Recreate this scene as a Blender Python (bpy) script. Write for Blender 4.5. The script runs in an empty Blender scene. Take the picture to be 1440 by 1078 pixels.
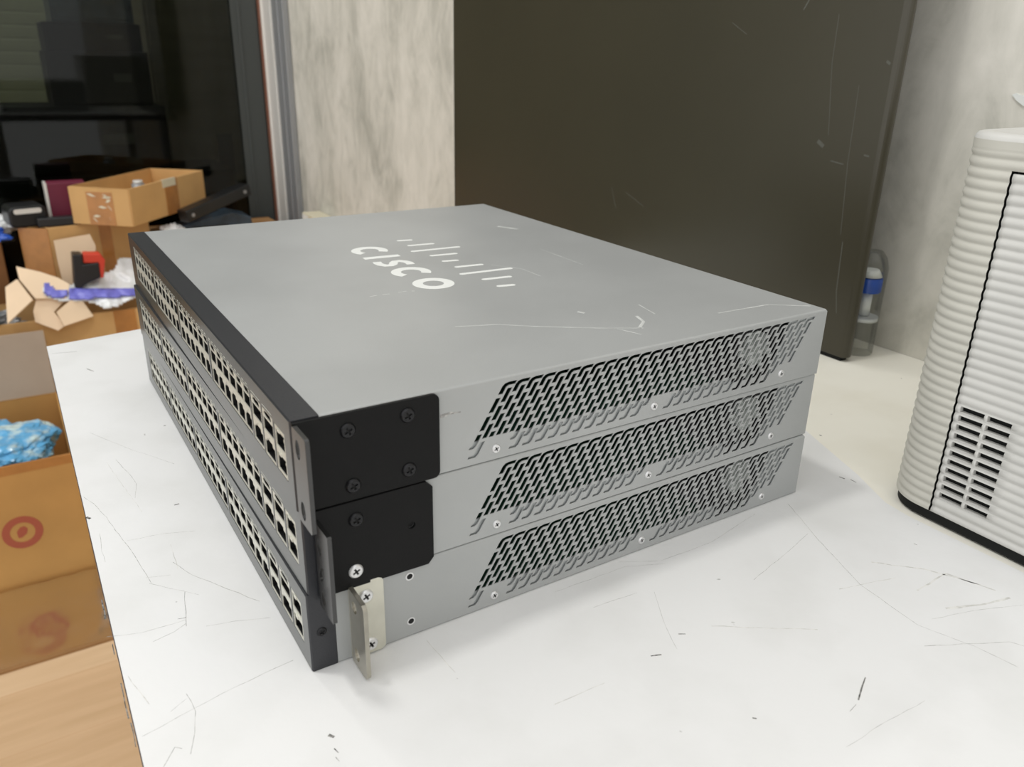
import bpy, bmesh, math, random
from mathutils import Vector, Matrix, Euler
from mathutils.geometry import delaunay_2d_cdt
from mathutils import noise as mnoise
random.seed(7)
sc = bpy.context.scene
C = sc.collection
S = 0.001                                   # everything below is written in millimetres
PI = math.pi

# ------------------------------------------------------------------ camera
FPX = 1134.94
CAMP = Vector((-87.0, -313.2, 279.7))
CAMR = Euler((math.radians(68.0034), math.radians(-1.1626), math.radians(-31.9391)), 'XYZ')
cam_d = bpy.data.cameras.new('camera'); cam = bpy.data.objects.new('camera', cam_d); C.objects.link(cam)
cam.location = CAMP * S; cam.rotation_euler = CAMR
cam_d.sensor_width = 36; cam_d.lens = FPX / 1440 * 36; cam_d.clip_start = 0.01; cam_d.clip_end = 60
cam_d.dof.use_dof = True; cam_d.dof.focus_distance = 0.50; cam_d.dof.aperture_fstop = 13
sc.camera = cam
RM = CAMR.to_matrix()
def at(u, v, axis, val):
    """point (mm) of the plane axis=val that the photo shows at u, v"""
    d = RM @ Vector(((u - 720) / FPX, -(v - 539) / FPX, -1))
    return CAMP + d * ((val - CAMP[axis]) / d[axis])
def on_plane(u, v, p0, n):
    d = RM @ Vector(((u - 720) / FPX, -(v - 539) / FPX, -1))
    return CAMP + d * ((Vector(p0) - CAMP).dot(n) / d.dot(n))

# ------------------------------------------------------------------ materials
def lin(c):
    c = c / 255
    return c / 12.92 if c <= .04045 else ((c + .055) / 1.055) ** 2.4
def rgb(r, g, b): return (lin(r), lin(g), lin(b), 1)
def mat(name, col, rough=.5, metal=0, spec=.5, var=0, vscale=20, col2=None, bump=0, bscale=200, stretch=(1, 1, 1), lo=.35, hi=.65, alpha=None, trans=0, detail=4):
    m = bpy.data.materials.new(name); m.use_nodes = True
    nt = m.node_tree; N = nt.nodes; L = nt.links
    b = N['Principled BSDF']
    b.inputs['Base Color'].default_value = col
    b.inputs['Roughness'].default_value = rough
    b.inputs['Metallic'].default_value = metal
    b.inputs['Specular IOR Level'].default_value = spec
    if trans: b.inputs['Transmission Weight'].default_value = trans
    if alpha is not None: b.inputs['Alpha'].default_value = alpha
    tc = N.new('ShaderNodeTexCoord'); mp = N.new('ShaderNodeMapping')
    mp.inputs['Scale'].default_value = stretch
    L.new(tc.outputs['Object'], mp.inputs['Vector'])
    if col2 is None: col2 = tuple(min(1, c * (1 - var)) for c in col[:3]) + (1,)
    n = N.new('ShaderNodeTexNoise'); n.inputs['Scale'].default_value = vscale; n.inputs['Detail'].default_value = detail
    L.new(mp.outputs[0], n.inputs['Vector'])
    r = N.new('ShaderNodeValToRGB'); r.color_ramp.elements[0].position = lo; r.color_ramp.elements[1].position = hi
    r.color_ramp.elements[0].color = col2; r.color_ramp.elements[1].color = col
    L.new(n.outputs['Fac'], r.inputs[0]); L.new(r.outputs[0], b.inputs['Base Color'])
    if bump:
        n2 = N.new('ShaderNodeTexNoise'); n2.inputs['Scale'].default_value = bscale; n2.inputs['Detail'].default_value = 3
        L.new(mp.outputs[0], n2.inputs['Vector'])
        bp = N.new('ShaderNodeBump'); bp.inputs['Strength'].default_value = bump; bp.inputs['Distance'].default_value = .002
        L.new(n2.outputs['Fac'], bp.inputs['Height']); L.new(bp.outputs[0], b.inputs['Normal'])
    return m
M = {}
M['cover'] = mat('grey_paint', rgb(172, 174, 173), .42, .2, .5, .10, 9, bump=.05, bscale=900, stretch=(1, 1, 1))
M['tray'] = mat('zinc_sheet', rgb(176, 180, 180), .42, .55, .5, .12, 60)
M['bezel'] = mat('black_bezel', rgb(46, 47, 51), .36, .2, .6, .08, 300, bump=.12, bscale=1500)
M['bezelf'] = mat('bezel_face', rgb(70, 73, 72), .24, .35, .8, .06, 100)
M['ear'] = mat('black_ear_paint', rgb(20, 20, 20), .45, 0, .16, .10, 40, bump=.1, bscale=1400)
M['steel'] = mat('plated_steel', rgb(214, 212, 198), .36, .55, .5, .12, 60)
M['steel2'] = mat('plated_steel_shaded', rgb(176, 172, 160), .30, .8, .5, .2, 60)  # the bracket's own plating, darkened for its shaded front flange
M['flange'] = mat('ear_paint_reflecting', rgb(40, 40, 40), .26, .1, .9, .1, 60)  # same black paint as the ears, lightened and glossier for the glancing reflection
M['zinc'] = mat('bright_zinc_screw', rgb(225, 225, 225), .35, .6)
M['bscrew'] = mat('black_screw', rgb(28, 28, 30), .30, .4)
M['dark'] = mat('dark_recess', rgb(14, 14, 14), .8)
M['jack'] = mat('jack_shield', rgb(222, 220, 208), .38, .45, .5, .10, 200)
M['cavity'] = mat('jack_plastic', rgb(22, 22, 23), .5)
M['pcb'] = mat('circuit_green', rgb(20, 62, 44), .5)
M['ink'] = mat('white_print', rgb(226, 228, 224), .5)
M['greyink'] = mat('grey_print', rgb(186, 186, 176), .5)
M['fan'] = mat('dusty_fan', rgb(200, 206, 200), .8, 0, .3, .5, 260)
M['fanb'] = mat('fan_frame', rgb(24, 24, 24), .7)
def table_mat(name, c, c2, rough):
    m = mat(name, c, rough, 0, .4, 0, 14, c2, .04, 260, lo=.25, hi=.55, detail=8)
    nt = m.node_tree; N = nt.nodes; L = nt.links
    b = N['Principled BSDF']; old = b.inputs['Base Color'].links[0].from_socket
    tc = [n for n in N if n.type == 'MAPPING'][0]
    sp = N.new('ShaderNodeTexNoise'); sp.inputs['Scale'].default_value = 95; sp.inputs['Detail'].default_value = 2
    L.new(tc.outputs[0], sp.inputs['Vector'])
    rr = N.new('ShaderNodeValToRGB'); rr.color_ramp.elements[0].position = .755; rr.color_ramp.elements[1].position = .79
    L.new(sp.outputs['Fac'], rr.inputs[0])
    mx = N.new('ShaderNodeMix'); mx.data_type = 'RGBA'
    L.new(rr.outputs[0], mx.inputs['Factor']); L.new(old, mx.inputs['A']); mx.inputs['B'].default_value = rgb(120, 118, 112)
    L.new(mx.outputs['Result'], b.inputs['Base Color'])
    return m
M['white'] = table_mat('white_laminate', rgb(228, 228, 227), rgb(219, 219, 217), .42)
M['cream'] = table_mat('cream_board', rgb(236, 233, 221), rgb(229, 225, 211), .6)
M['edge'] = mat('dark_board_edge', rgb(88, 84, 92), .7, 0, .3, 0, 60, rgb(40, 38, 42))
M['scratch'] = mat('scratch_grey', rgb(140, 139, 136), .8, 0, .2, 0, 300, rgb(196, 195, 190), lo=.4, hi=.6)
M['scratch_dark'] = mat('scratch_dark', rgb(70, 68, 66), .8, 0, .2, 0, 500, rgb(150, 148, 144), lo=.4, hi=.6)
M['scratch_faint'] = mat('scratch_faint', rgb(196, 195, 190), .8, 0, .2, 0, 200, rgb(224, 223, 219), lo=.4, hi=.6)
M['scuff'] = mat('scuff_light', rgb(206, 208, 205), .5, .1, .4, 0, 120, rgb(184, 186, 183), lo=.4, hi=.6)
M['beige'] = mat('beige_plastic', rgb(196, 194, 184), .5, 0, .4, .05, 30, bump=.05, bscale=1200)
M['beige2'] = mat('beige_plastic_light', rgb(204, 203, 198), .5, 0, .4, .05, 30, bump=.05, bscale=1200)
M['panel'] = mat('black_metal_panel', rgb(64, 60, 46), .30, .1, .6, .14, 3, bump=.03, bscale=700)
M['panelscr'] = mat('panel_scratch', rgb(84, 84, 76), .6)
M['blackp'] = mat('black_plastic', rgb(20, 21, 23), .35, 0, .5, .2, 20)
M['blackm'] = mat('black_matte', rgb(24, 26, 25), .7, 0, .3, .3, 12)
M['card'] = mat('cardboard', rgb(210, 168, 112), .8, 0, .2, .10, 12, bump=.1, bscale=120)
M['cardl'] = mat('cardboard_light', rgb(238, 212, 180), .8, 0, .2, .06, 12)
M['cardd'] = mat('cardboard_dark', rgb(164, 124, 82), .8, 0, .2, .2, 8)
M['tape'] = mat('brown_tape', rgb(184, 126, 66), .22, 0, .5, .18, 30)
M['tapew'] = mat('white_tape', rgb(214, 206, 180), .35)
M['maroon'] = mat('maroon_card', rgb(104, 22, 50), .5)
M['red'] = mat('red_plastic', rgb(206, 62, 40), .45)
M['redink'] = mat('faded_red_print', rgb(166, 84, 60), .7)
M['blue'] = mat('blue_plastic', rgb(48, 92, 190), .35)
M['bluep'] = mat('blue_film', rgb(96, 172, 220), .22, 0, .6, 0, 24, rgb(200, 224, 226), .5, 50, lo=.42, hi=.56)
M['indigo'] = mat('indigo_print', rgb(118, 118, 206), .4)
M['bag'] = mat('white_film', rgb(232, 234, 234), .3, 0, .6, .06, 18, bump=.15, bscale=30)
M['greybag'] = mat('grey_film', rgb(150, 150, 150), .3, 0, .6, 0, 22, rgb(70, 74, 78), .5, 50)
M['teal'] = mat('teal_plastic', rgb(20, 70, 78), .4)
M['bluegrey'] = mat('bluegrey_plastic', rgb(60, 76, 90), .3, 0, .5, .5, 30)
M['alu'] = mat('aluminium_white', rgb(222, 220, 214), .4, .2)
M['alug'] = mat('aluminium_grey', rgb(150, 152, 154), .4, .4)
M['rust'] = mat('brown_seal', rgb(126, 84, 66), .7)
M['shutter'] = mat('dark_shutter', rgb(186, 186, 160), .7, 0, .3, .1, 2)
M['browncab'] = mat('brown_reflected_cabinet', rgb(122, 116, 102), .7, 0, .2, .15, 4, stretch=(1, 1, 12))
M['cardk'] = mat('dark_brown_card', rgb(134, 92, 56), .8, 0, .2, .3, 10)
M['cardy'] = mat('yellow_brown_card', rgb(194, 148, 88), .8, 0, .2, .1, 10)
M['cardg'] = mat('greyish_cardboard', rgb(178, 160, 142), .8, 0, .2, .1, 6)
M['stile'] = mat('dark_stile', rgb(66, 70, 68), .5, .2)
def clear_mat(name, col, amt, rough=.05):
    m = bpy.data.materials.new(name); m.use_nodes = True
    nt = m.node_tree; N = nt.nodes; L = nt.links; N.remove(N['Principled BSDF'])
    t = N.new('ShaderNodeBsdfTransparent'); t.inputs[0].default_value = col
    g = N.new('ShaderNodeBsdfGlossy'); g.inputs['Roughness'].default_value = rough
    f = N.new('ShaderNodeFresnel'); f.inputs['IOR'].default_value = 1.5
    a = N.new('ShaderNodeMath'); a.operation = 'MULTIPLY'; a.inputs[1].default_value = amt
    mx = N.new('ShaderNodeMixShader')
    L.new(f.outputs[0], a.inputs[0]); L.new(a.outputs[0], mx.inputs[0]); L.new(t.outputs[0], mx.inputs[1]); L.new(g.outputs[0], mx.inputs[2])
    L.new(mx.outputs[0], N['Material Output'].inputs[0])
    return m
M['glass'] = clear_mat('dark_tinted_glass', (.55, .57, .53, 1), .5, .03)
M['clear'] = clear_mat('clear_plastic', (.96, .97, .96, 1), .5, .12)
M['film'] = clear_mat('clear_film', (.92, .88, .82, 1), 1.6, .18)
# concrete: mottled, trowelled
def concrete():
    m = bpy.data.materials.new('polished_concrete'); m.use_nodes = True
    nt = m.node_tree; N = nt.nodes; L = nt.links; b = N['Principled BSDF']; b.inputs['Roughness'].default_value = .55
    tc = N.new('ShaderNodeTexCoord')
    def nz(scale, stretch, detail, dist, rough=.6):
        mp = N.new('ShaderNodeMapping'); mp.inputs['Scale'].default_value = stretch; L.new(tc.outputs['Object'], mp.inputs[0])
        n = N.new('ShaderNodeTexNoise'); n.inputs['Scale'].default_value = scale; n.inputs['Detail'].default_value = detail
        n.inputs['Distortion'].default_value = dist; n.inputs['Roughness'].default_value = rough
        L.new(mp.outputs[0], n.inputs[0]); return n.outputs['Fac']
    big = nz(5.5, (1, 1, .8), 5, .8); mid = nz(15, (1, 1, .5), 6, 1.4, .65); fine = nz(60, (1, 1, .6), 4, .5)
    def mad(a, k, c):
        x = N.new('ShaderNodeMath'); x.operation = 'MULTIPLY_ADD'; x.inputs[1].default_value = k
        L.new(a, x.inputs[0])
        if isinstance(c, float): x.inputs[2].default_value = c
        else: L.new(c, x.inputs[2])
        return x.outputs[0]
    v = mad(fine, .10, mad(mid, .45, mad(big, .62, -.08)))
    r = N.new('ShaderNodeValToRGB'); e = r.color_ramp.elements
    e[0].position = .28; e[0].color = rgb(166, 165, 154); e[1].position = .72; e[1].color = rgb(232, 228, 218)
    x = e.new(.50); x.color = rgb(210, 207, 196)
    L.new(v, r.inputs[0]); L.new(r.outputs[0], b.inputs['Base Color'])
    bp = N.new('ShaderNodeBump'); bp.inputs['Strength'].default_value = .15; bp.inputs['Distance'].default_value = .004
    L.new(v, bp.inputs['Height']); L.new(bp.outputs[0], b.inputs['Normal'])
    return m
M['concrete'] = concrete()
def wood():
    m = bpy.data.materials.new('wood_laminate_floor'); m.use_nodes = True
    nt = m.node_tree; N = nt.nodes; L = nt.links; b = N['Principled BSDF']; b.inputs['Roughness'].default_value = .3
    tc = N.new('ShaderNodeTexCoord')
    br = N.new('ShaderNodeTexBrick'); br.offset = .37
    br.inputs['Scale'].default_value = 1; br.inputs['Brick Width'].default_value = 1.2; br.inputs['Row Height'].default_value = .15
    br.inputs['Mortar Size'].default_value = .0015; br.inputs['Color1'].default_value = rgb(222, 192, 156); br.inputs['Color2'].default_value = rgb(210, 176, 138)
    br.inputs['Mortar'].default_value = rgb(208, 172, 134)
    L.new(tc.outputs['Object'], br.inputs[0])
    mp = N.new('ShaderNodeMapping'); mp.inputs['Scale'].default_value = (1.5, 18, 1); L.new(tc.outputs['Object'], mp.inputs[0])
    n = N.new('ShaderNodeTexNoise'); n.inputs['Scale'].default_value = 3; n.inputs['Detail'].default_value = 6; L.new(mp.outputs[0], n.inputs[0])
    mx = N.new('ShaderNodeMix'); mx.data_type = 'RGBA'; mx.blend_type = 'MULTIPLY'; mx.inputs['Factor'].default_value = .8
    r = N.new('ShaderNodeValToRGB'); r.color_ramp.elements[0].position = .3; r.color_ramp.elements[1].position = .7
    r.color_ramp.elements[0].color = (.84, .80, .74, 1); r.color_ramp.elements[1].color = (1, 1, 1, 1)
    L.new(n.outputs['Fac'], r.inputs[0]); L.new(br.outputs['Color'], mx.inputs['A']); L.new(r.outputs[0], mx.inputs['B'])
    L.new(mx.outputs['Result'], b.inputs['Base Color'])
    return m
M['wood'] = wood()

# ------------------------------------------------------------------ mesh builder (mm)
class MB:
    def __init__(s): s.v = []; s.f = []; s.m = []; s.sm = []
    def add(s, pts, faces, mi=0, smooth=False):
        o = len(s.v); s.v += [tuple(p) for p in pts]
        for f in faces: s.f.append([o + i for i in f]); s.m.append(mi); s.sm.append(smooth)
    def box(s, a, b, mi=0, T=None):
        x0, y0, z0 = a; x1, y1, z1 = b
        p = [Vector((x, y, z)) for z in (z0, z1) for y in (y0, y1) for x in (x0, x1)]
        if T: p = [T @ q for q in p]
        s.add(p, [(0, 2, 3, 1), (4, 5, 7, 6), (0, 1, 5, 4), (2, 6, 7, 3), (0, 4, 6, 2), (1, 3, 7, 5)], mi)
    def prism(s, poly, fn, t0, t1, mi=0, smooth=False):
        n = len(poly)
        p = [fn(u, v, t0) for u, v in poly] + [fn(u, v, t1) for u, v in poly]
        s.add(p, [list(range(n))[::-1], list(range(n, 2 * n))], mi)
        s.add(p, [(i, (i + 1) % n, n + (i + 1) % n, n + i) for i in range(n)], mi, smooth)
    def plate(s, outline, holes, fn, t0, t1, mi=0, wall_mi=None):
        ccw = lambda l: l if sum(l[i - 1][0] * l[i][1] - l[i][0] * l[i - 1][1] for i in range(len(l))) > 0 else l[::-1]
        loops = [ccw(list(l)) for l in [outline] + holes]; V = []; F = []
        for l in loops:
            F.append(list(range(len(V), len(V) + len(l)))); V += [Vector(p) for p in l]
        r = delaunay_2d_cdt(V, [], F, 0, 1e-5)
        vs, fs, of = r[0], r[2], r[5]
        keep = [f for f, o in zip(fs, of) if list(o) == [0]]
        s.add([fn(v.x, v.y, t0) for v in vs], [f[::-1] for f in keep], mi)
        s.add([fn(v.x, v.y, t1) for v in vs], keep, mi)
        for l in loops:
            n = len(l)
            s.add([fn(u, v, t0) for u, v in l] + [fn(u, v, t1) for u, v in l],
                  [(i, (i + 1) % n, n + (i + 1) % n, n + i) for i in range(n)], mi if wall_mi is None else wall_mi)
    def cyl(s, c, r, h, axis='z', n=24, mi=0, r2=None, smooth=True):
        r2 = r if r2 is None else r2
        def P(a, q, t):
            if axis == 'z': return (c[0] + q * math.cos(a), c[1] + q * math.sin(a), c[2] + t)
            if axis == 'y': return (c[0] + q * math.cos(a), c[1] + t, c[2] + q * math.sin(a))
            return (c[0] + t, c[1] + q * math.cos(a), c[2] + q * math.sin(a))
        A = [2 * PI * i / n for i in range(n)]
        p = [P(a, r, 0) for a in A] + [P(a, r2, h) for a in A]
        s.add(p, [list(range(n)), list(range(n, 2 * n))], mi)
        s.add(p, [(i, (i + 1) % n, n + (i + 1) % n, n + i) for i in range(n)], mi, smooth)
    def build(s, name, mats, parent=None, loc=(0, 0, 0), rot=None, bevel=0, fix=True):
        me = bpy.data.meshes.new(name)
        me.from_pydata([(x * S, y * S, z * S) for x, y, z in s.v], [], s.f)
        for m_ in (mats if isinstance(mats, (list, tuple)) else [mats]): me.materials.append(m_)
        for p, mi, sm in zip(me.polygons, s.m, s.sm): p.material_index = mi; p.use_smooth = sm
        bm = bmesh.new(); bm.from_mesh(me)
        bmesh.ops.remove_doubles(bm, verts=bm.verts, dist=1e-7)
        if fix: bmesh.ops.recalc_face_normals(bm, faces=bm.faces)
        bm.to_mesh(me); bm.free()
        o = bpy.data.objects.new(name, me); C.objects.link(o)
        if parent: o.parent = parent
        o.location = Vector(loc) * S
        if rot: o.rotation_euler = rot
        if bevel:
            b = o.modifiers.new('bevel', 'BEVEL'); b.width = bevel * S; b.segments = 2; b.limit_method = 'ANGLE'; b.angle_limit = math.radians(40)
        return o
def tag(o, label=None, cat=None, group=None, kind=None):
    if label: o['label'] = label
    if cat: o['category'] = cat
    if group: o['group'] = group
    if kind: o['kind'] = kind
    return o
def thing(name, label, cat, loc=(0, 0, 0), rz=0, group=None):
    o = bpy.data.objects.new(name, None); o.empty_display_size = .02; C.objects.link(o)
    o.location = Vector(loc) * S; o.rotation_euler = (0, 0, rz)
    return tag(o, label, cat, group)
def inst(src, name, parent, loc, rot=None):
    c = src.copy(); c.name = name; C.objects.link(c); c.parent = parent; c.location = Vector(loc) * S
    if rot: c.rotation_euler = rot
    return c
def stroke(pts, w):
    """flat ribbon polygon strip along 2D points -> list of quads"""
    n = len(pts); L_ = []; R_ = []
    for i, p in enumerate(pts):
        a = Vector(pts[max(i - 1, 0)]); b = Vector(pts[min(i + 1, n - 1)]); d = (b - a).normalized()
        q = Vector((-d.y, d.x)) * (w[i] if isinstance(w, list) else w) / 2
        L_.append(Vector(p) + q); R_.append(Vector(p) - q)
    return L_, R_
fxz = lambda y0: (lambda u, v, t: (u, y0 + t, v))
fyz = lambda x0: (lambda u, v, t: (x0 + t, u, v))
fxy = lambda z0: (lambda u, v, t: (u, v, z0 + t))
def rrect(u0, v0, u1, v1, r=0, n=5, corners=(1, 1, 1, 1)):
    P = []
    for k, (cu, cv, a0) in enumerate(((u1, v1, 0), (u0, v1, 90), (u0, v0, 180), (u1, v0, 270))):
        su = -1 if cu == u1 else 1; sv = -1 if cv == v1 else 1
        if r and corners[k]:
            for i in range(n + 1):
                a = math.radians(a0 + 90 * i / n); P.append((cu + su * r + r * math.cos(a), cv + sv * r + r * math.sin(a)))
        else: P.append((cu, cv))
    return P

# ================================================================== SWITCH
UH = 44.8
# --- vent slots, in the plane of the near side (x, z)
SCREWS = [(103.0, 6.6), (208.0, 7.4), (314.0, 7.4)]
def slots():
    out = []; w = 1.42; k_ = .60
    def put(xf, z0, z1):
        xb = xf(z0)
        for sx, sz in SCREWS:
            if -6.5 < xb - sx < 9.5 and z0 < 13.8: z0 = 13.8
        if z1 - z0 < 2: return
        out.append([(xf(z0) - w, z0), (xf(z0) + w, z0), (xf(z1) + w, z1), (xf(z1) - w, z1)])
    def foot(xf, z0, z1, ex=3.9):
        xb = xf(z0)
        for sx, sz in SCREWS:
            if -6.5 < xb - sx < 9.5:
                put(xf, z0, z1); return
        out.append([(xf(z0) - ex, z0), (xf(z0) + w - .9, z0), (xf(z0 + 1.2) + w, z0 + 1.2), (xf(z1) + w, z1), (xf(z1) - w, z1), (xf(z0 + 2) - w, z0 + 2), (xf(z0 + 1.4) - w - .15, z0 + 1.4), (xf(z0) - ex + .6, z0 + 1.3)])
    for k in range(29):
        A = lambda z, k=k: 105 + 8 * k + k_ * (z - 35.4)
        B = lambda z, k=k: 109.1 + 8 * k + k_ * (z - 35.4)
        e = 113.9 + 8 * k
        out.append([(A(35.7) - w, 35.7), (A(35.7) + w, 35.7), (A(39) + w, 39), (A(39.7) + w + 1.2, 39.8), (e, 39.8), (e + 1.1, 41.6), (A(41.6) + 1.4, 41.6), (A(41) - .6, 41.1), (A(39.8) - w, 39.8)])
        put(A, 26.9, 34.0); put(A, 18.2, 25.2)
        if k < 28 : foot(A, 9.4, 16.5, 2.15)
        put(B, 31.3, 38.3); put(B, 22.6, 29.6); put(B, 13.9, 20.9)
        if k < 27 : foot(B, 4.4, 12.2)
    return out
def make_cover_mesh():
    b = MB(); r = 1.3; X0, X1 = 13.2, 350
    side = [(X0, .7), (X1, .7), (X1, UH - r), (X0, UH - r)]
    b.plate(side, slots(), fxz(0), 0, .55)
    prof = [(r - r * math.cos(a), UH - r + r * math.sin(a)) for a in [PI / 2 * i / 5 for i in range(6)]]
    prof = prof + [(440 - y, z) for y, z in prof[::-1]] + [(440, .7)]
    n = len(prof)
    vv = [(X0, y, z) for y, z in prof] + [(X1 - .8, y, z) for y, z in prof] + [(X1, y, z - (.8 if i not in (0, n - 1, n - 2) else 0)) for i, (y, z) in enumerate(prof)]
    b.add(vv, [(i, i + 1, n + i + 1, n + i) for i in range(n - 1)], 0, False)
    b.add(vv, [(n + i, n + i + 1, 2 * n + i + 1, 2 * n + i) for i in range(n - 1)], 0, False)
    # inner skin and folded front edge
    b.box((X0, 1, UH - 1.2), (X1 - 1, 439, UH - .9))
    b.box((X1 - 1.0, .2, .7), (X1 - .02, 439.8, UH - 1.0))
    return b
cover_b = make_cover_mesh()
def make_tray():
    b = MB()
    b.box((1.6, 1.4, 0), (349, 438.6, 1.0))
    out = [(13.4, .9), (349, .9), (349, 42), (317, 42), (309, 20), (300, 3.6), (272, 3.6), (270, 12.6), (13.4, 12.6)]
    b.prism(out, fxz(1.1), 0, .8)
    b.prism([(13.4, 12.6), (90, 12.6), (90, 42), (13.4, 42)], fxz(1.1), 0, .8)
    b.box((14, 437.4, 1), (349, 438.2, 40)); b.box((348, 2, 1), (348.8, 438, 42))
    return b
def make_bezel():
    b = MB(); c = .7; D = 13.0
    wins = [rrect(66.5 + 88.6 * k, 10.4, 66.5 + 88.6 * k + 85.2, 35.2) for k in range(4)]
    wins += [rrect(9.6, 11.0, 25.2, 34.6), rrect(27.2, 10.4, 44.8, 35.2), rrect(46.4, 10.4, 64.2, 35.2)]
    b.plate(rrect(c, c, 440 - c, UH - c), wins, fyz(0), 0, 1.2, 1)
    R0 = [(0, c, c), (0, 440 - c, c), (0, 440 - c, UH - c), (0, c, UH - c)]
    R1 = [(c, 0, .2), (c, 440, .2), (c, 440, UH), (c, 0, UH)]
    R2 = [(D, y, z) for _, y, z in R1]
    R3 = [(D, 1, 1.2), (D, 439, 1.2), (D, 439, UH - 1), (D, 1, UH - 1)]
    for A_, B_ in ((R0, R1), (R1, R2), (R2, R3)):
        b.add(A_ + B_, [(i, (i + 1) % 4, 4 + (i + 1) % 4, 4 + i) for i in range(4)])
    return b
def make_jack(w, h, top):
    """one shielded socket, face in the y-z plane with its lower near corner at the origin"""
    b = MB(); m = w * .5; mw = w * .445
    if top:
        main = [(m - mw, 1.1), (m + mw, 1.1), (m + mw, 7.9), (m - mw, 7.9)]
        notch = [(m - w * .24, 8.7), (m + w * .24, 8.7), (m + w * .36, 9.8), (m + w * .26, 11.7), (m - w * .26, 11.7), (m - w * .36, 9.8)]
        hs = [main, notch]
    else:
        main = [(m - mw, .8), (m + mw, .8), (m + mw, 7.9), (m + mw * .6, 8.1), (m + mw * .55, 9.7), (m - mw * .55, 9.7), (m - mw * .6, 8.1), (m - mw, 7.9)]
        dot = [(m - .8, 10.5), (m + .8, 10.5), (m + .8, 11.3), (m - .8, 11.3)]
        hs = [main, dot]
    b.plate([(0, 0), (w, 0), (w, h), (0, h)], hs, fyz(0), 0, .5)
    # tunnel behind
    b.box((9, .4, .4), (9.4, w - .4, h - .4), 1)
    for a_, c_ in (((.5, .2, .2), (9, .5, h - .2)), ((.5, w - .5, .2), (9, w - .2, h - .2)), ((.5, .2, .2), (9, w - .2, .5)), ((.5, .2, h - .5), (9, w - .2, h - .2))):
        b.box(a_, c_, 1)
    return b
def make_sfp():
    b = MB()
    b.plate([(0, 0), (15.2, 0), (15.2, 11.6), (0, 11.6)], [[(1.3, 1.2), (13.9, 1.2), (13.9, 9.4), (1.3, 9.4)]], fyz(0), 0, .5)
    b.box((18, .4, .4), (18.4, 14.8, 11.2), 1)
    for a_, c_ in (((.5, .2, .2), (18, .5, 11.4)), ((.5, 14.7, .2), (18, 15.0, 11.4)), ((.5, .2, .2), (18, 15, .5)), ((.5, .2, 11.1), (18, 15, 11.4))): b.box(a_, c_, 2)
    b.box((2, 5, 3.2), (14, 10, 4.4), 1); b.box((-.6, 6, 9.6), (.2, 9.6, 11.2), 0)
    return b
def make_screw(r, h):
    """pan head screw on a face looking towards -y, head centre at the origin"""
    b = MB(); n = 24; a, d = r * .52, r * .14
    circ = [(r * .8 * math.cos(2 * PI * i / n), r * .8 * math.sin(2 * PI * i / n)) for i in range(n)]
    cross = [(a, -d), (a, d), (d, d), (d, a), (-d, a), (-d, d), (-a, d), (-a, -d), (-d, -d), (-d, -a), (d, -a), (d, -d)]
    rot = lambda p: (p[0] * .9 - p[1] * .43, p[0] * .43 + p[1] * .9)
    b.plate(circ, [[rot(p) for p in cross]], fxz(0), -h, -h * .4, 0, None)
    b.add([(x, -h, z) for x, z in circ] + [(x / .8, -h * .35, z / .8) for x, z in circ] + [(x / .8, 0, z / .8) for x, z in circ],
          [(i, (i + 1) % n, n + (i + 1) % n, n + i) for i in range(n)] + [(n + i, n + (i + 1) % n, 2 * n + (i + 1) % n, 2 * n + i) for i in range(n)], 0, True)
    b.add([(x * .9, -h * .35, z * .9) for x, z in circ], [list(range(n))], 1)
    return b
def make_fan():
    b = MB(); n = 28
    b.plate(rrect(-19, -19, 19, 19, 3), [[(17 * math.cos(2 * PI * i / n), 17 * math.sin(2 * PI * i / n)) for i in range(n)]], fxz(0), 0, 10, 1)
    b.cyl((0, 1, 0), 7, 8, 'y', 20)
    for k in range(7):
        a = 2 * PI * k / 7
        P = [(6.5 * math.cos(a), 1, 6.5 * math.sin(a)), (16 * math.cos(a - .1), 1, 16 * math.sin(a - .1)), (16 * math.cos(a + .55), 8, 16 * math.sin(a + .55)), (6.5 * math.cos(a + .7), 8, 6.5 * math.sin(a + .7))]
        b.add(P + [(x, y + .8, z) for x, y, z in P], [(0, 1, 2, 3), (7, 6, 5, 4), (0, 4, 5, 1), (1, 5, 6, 2), (2, 6, 7, 3), (3, 7, 4, 0)])
    return b
proto = {}
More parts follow.
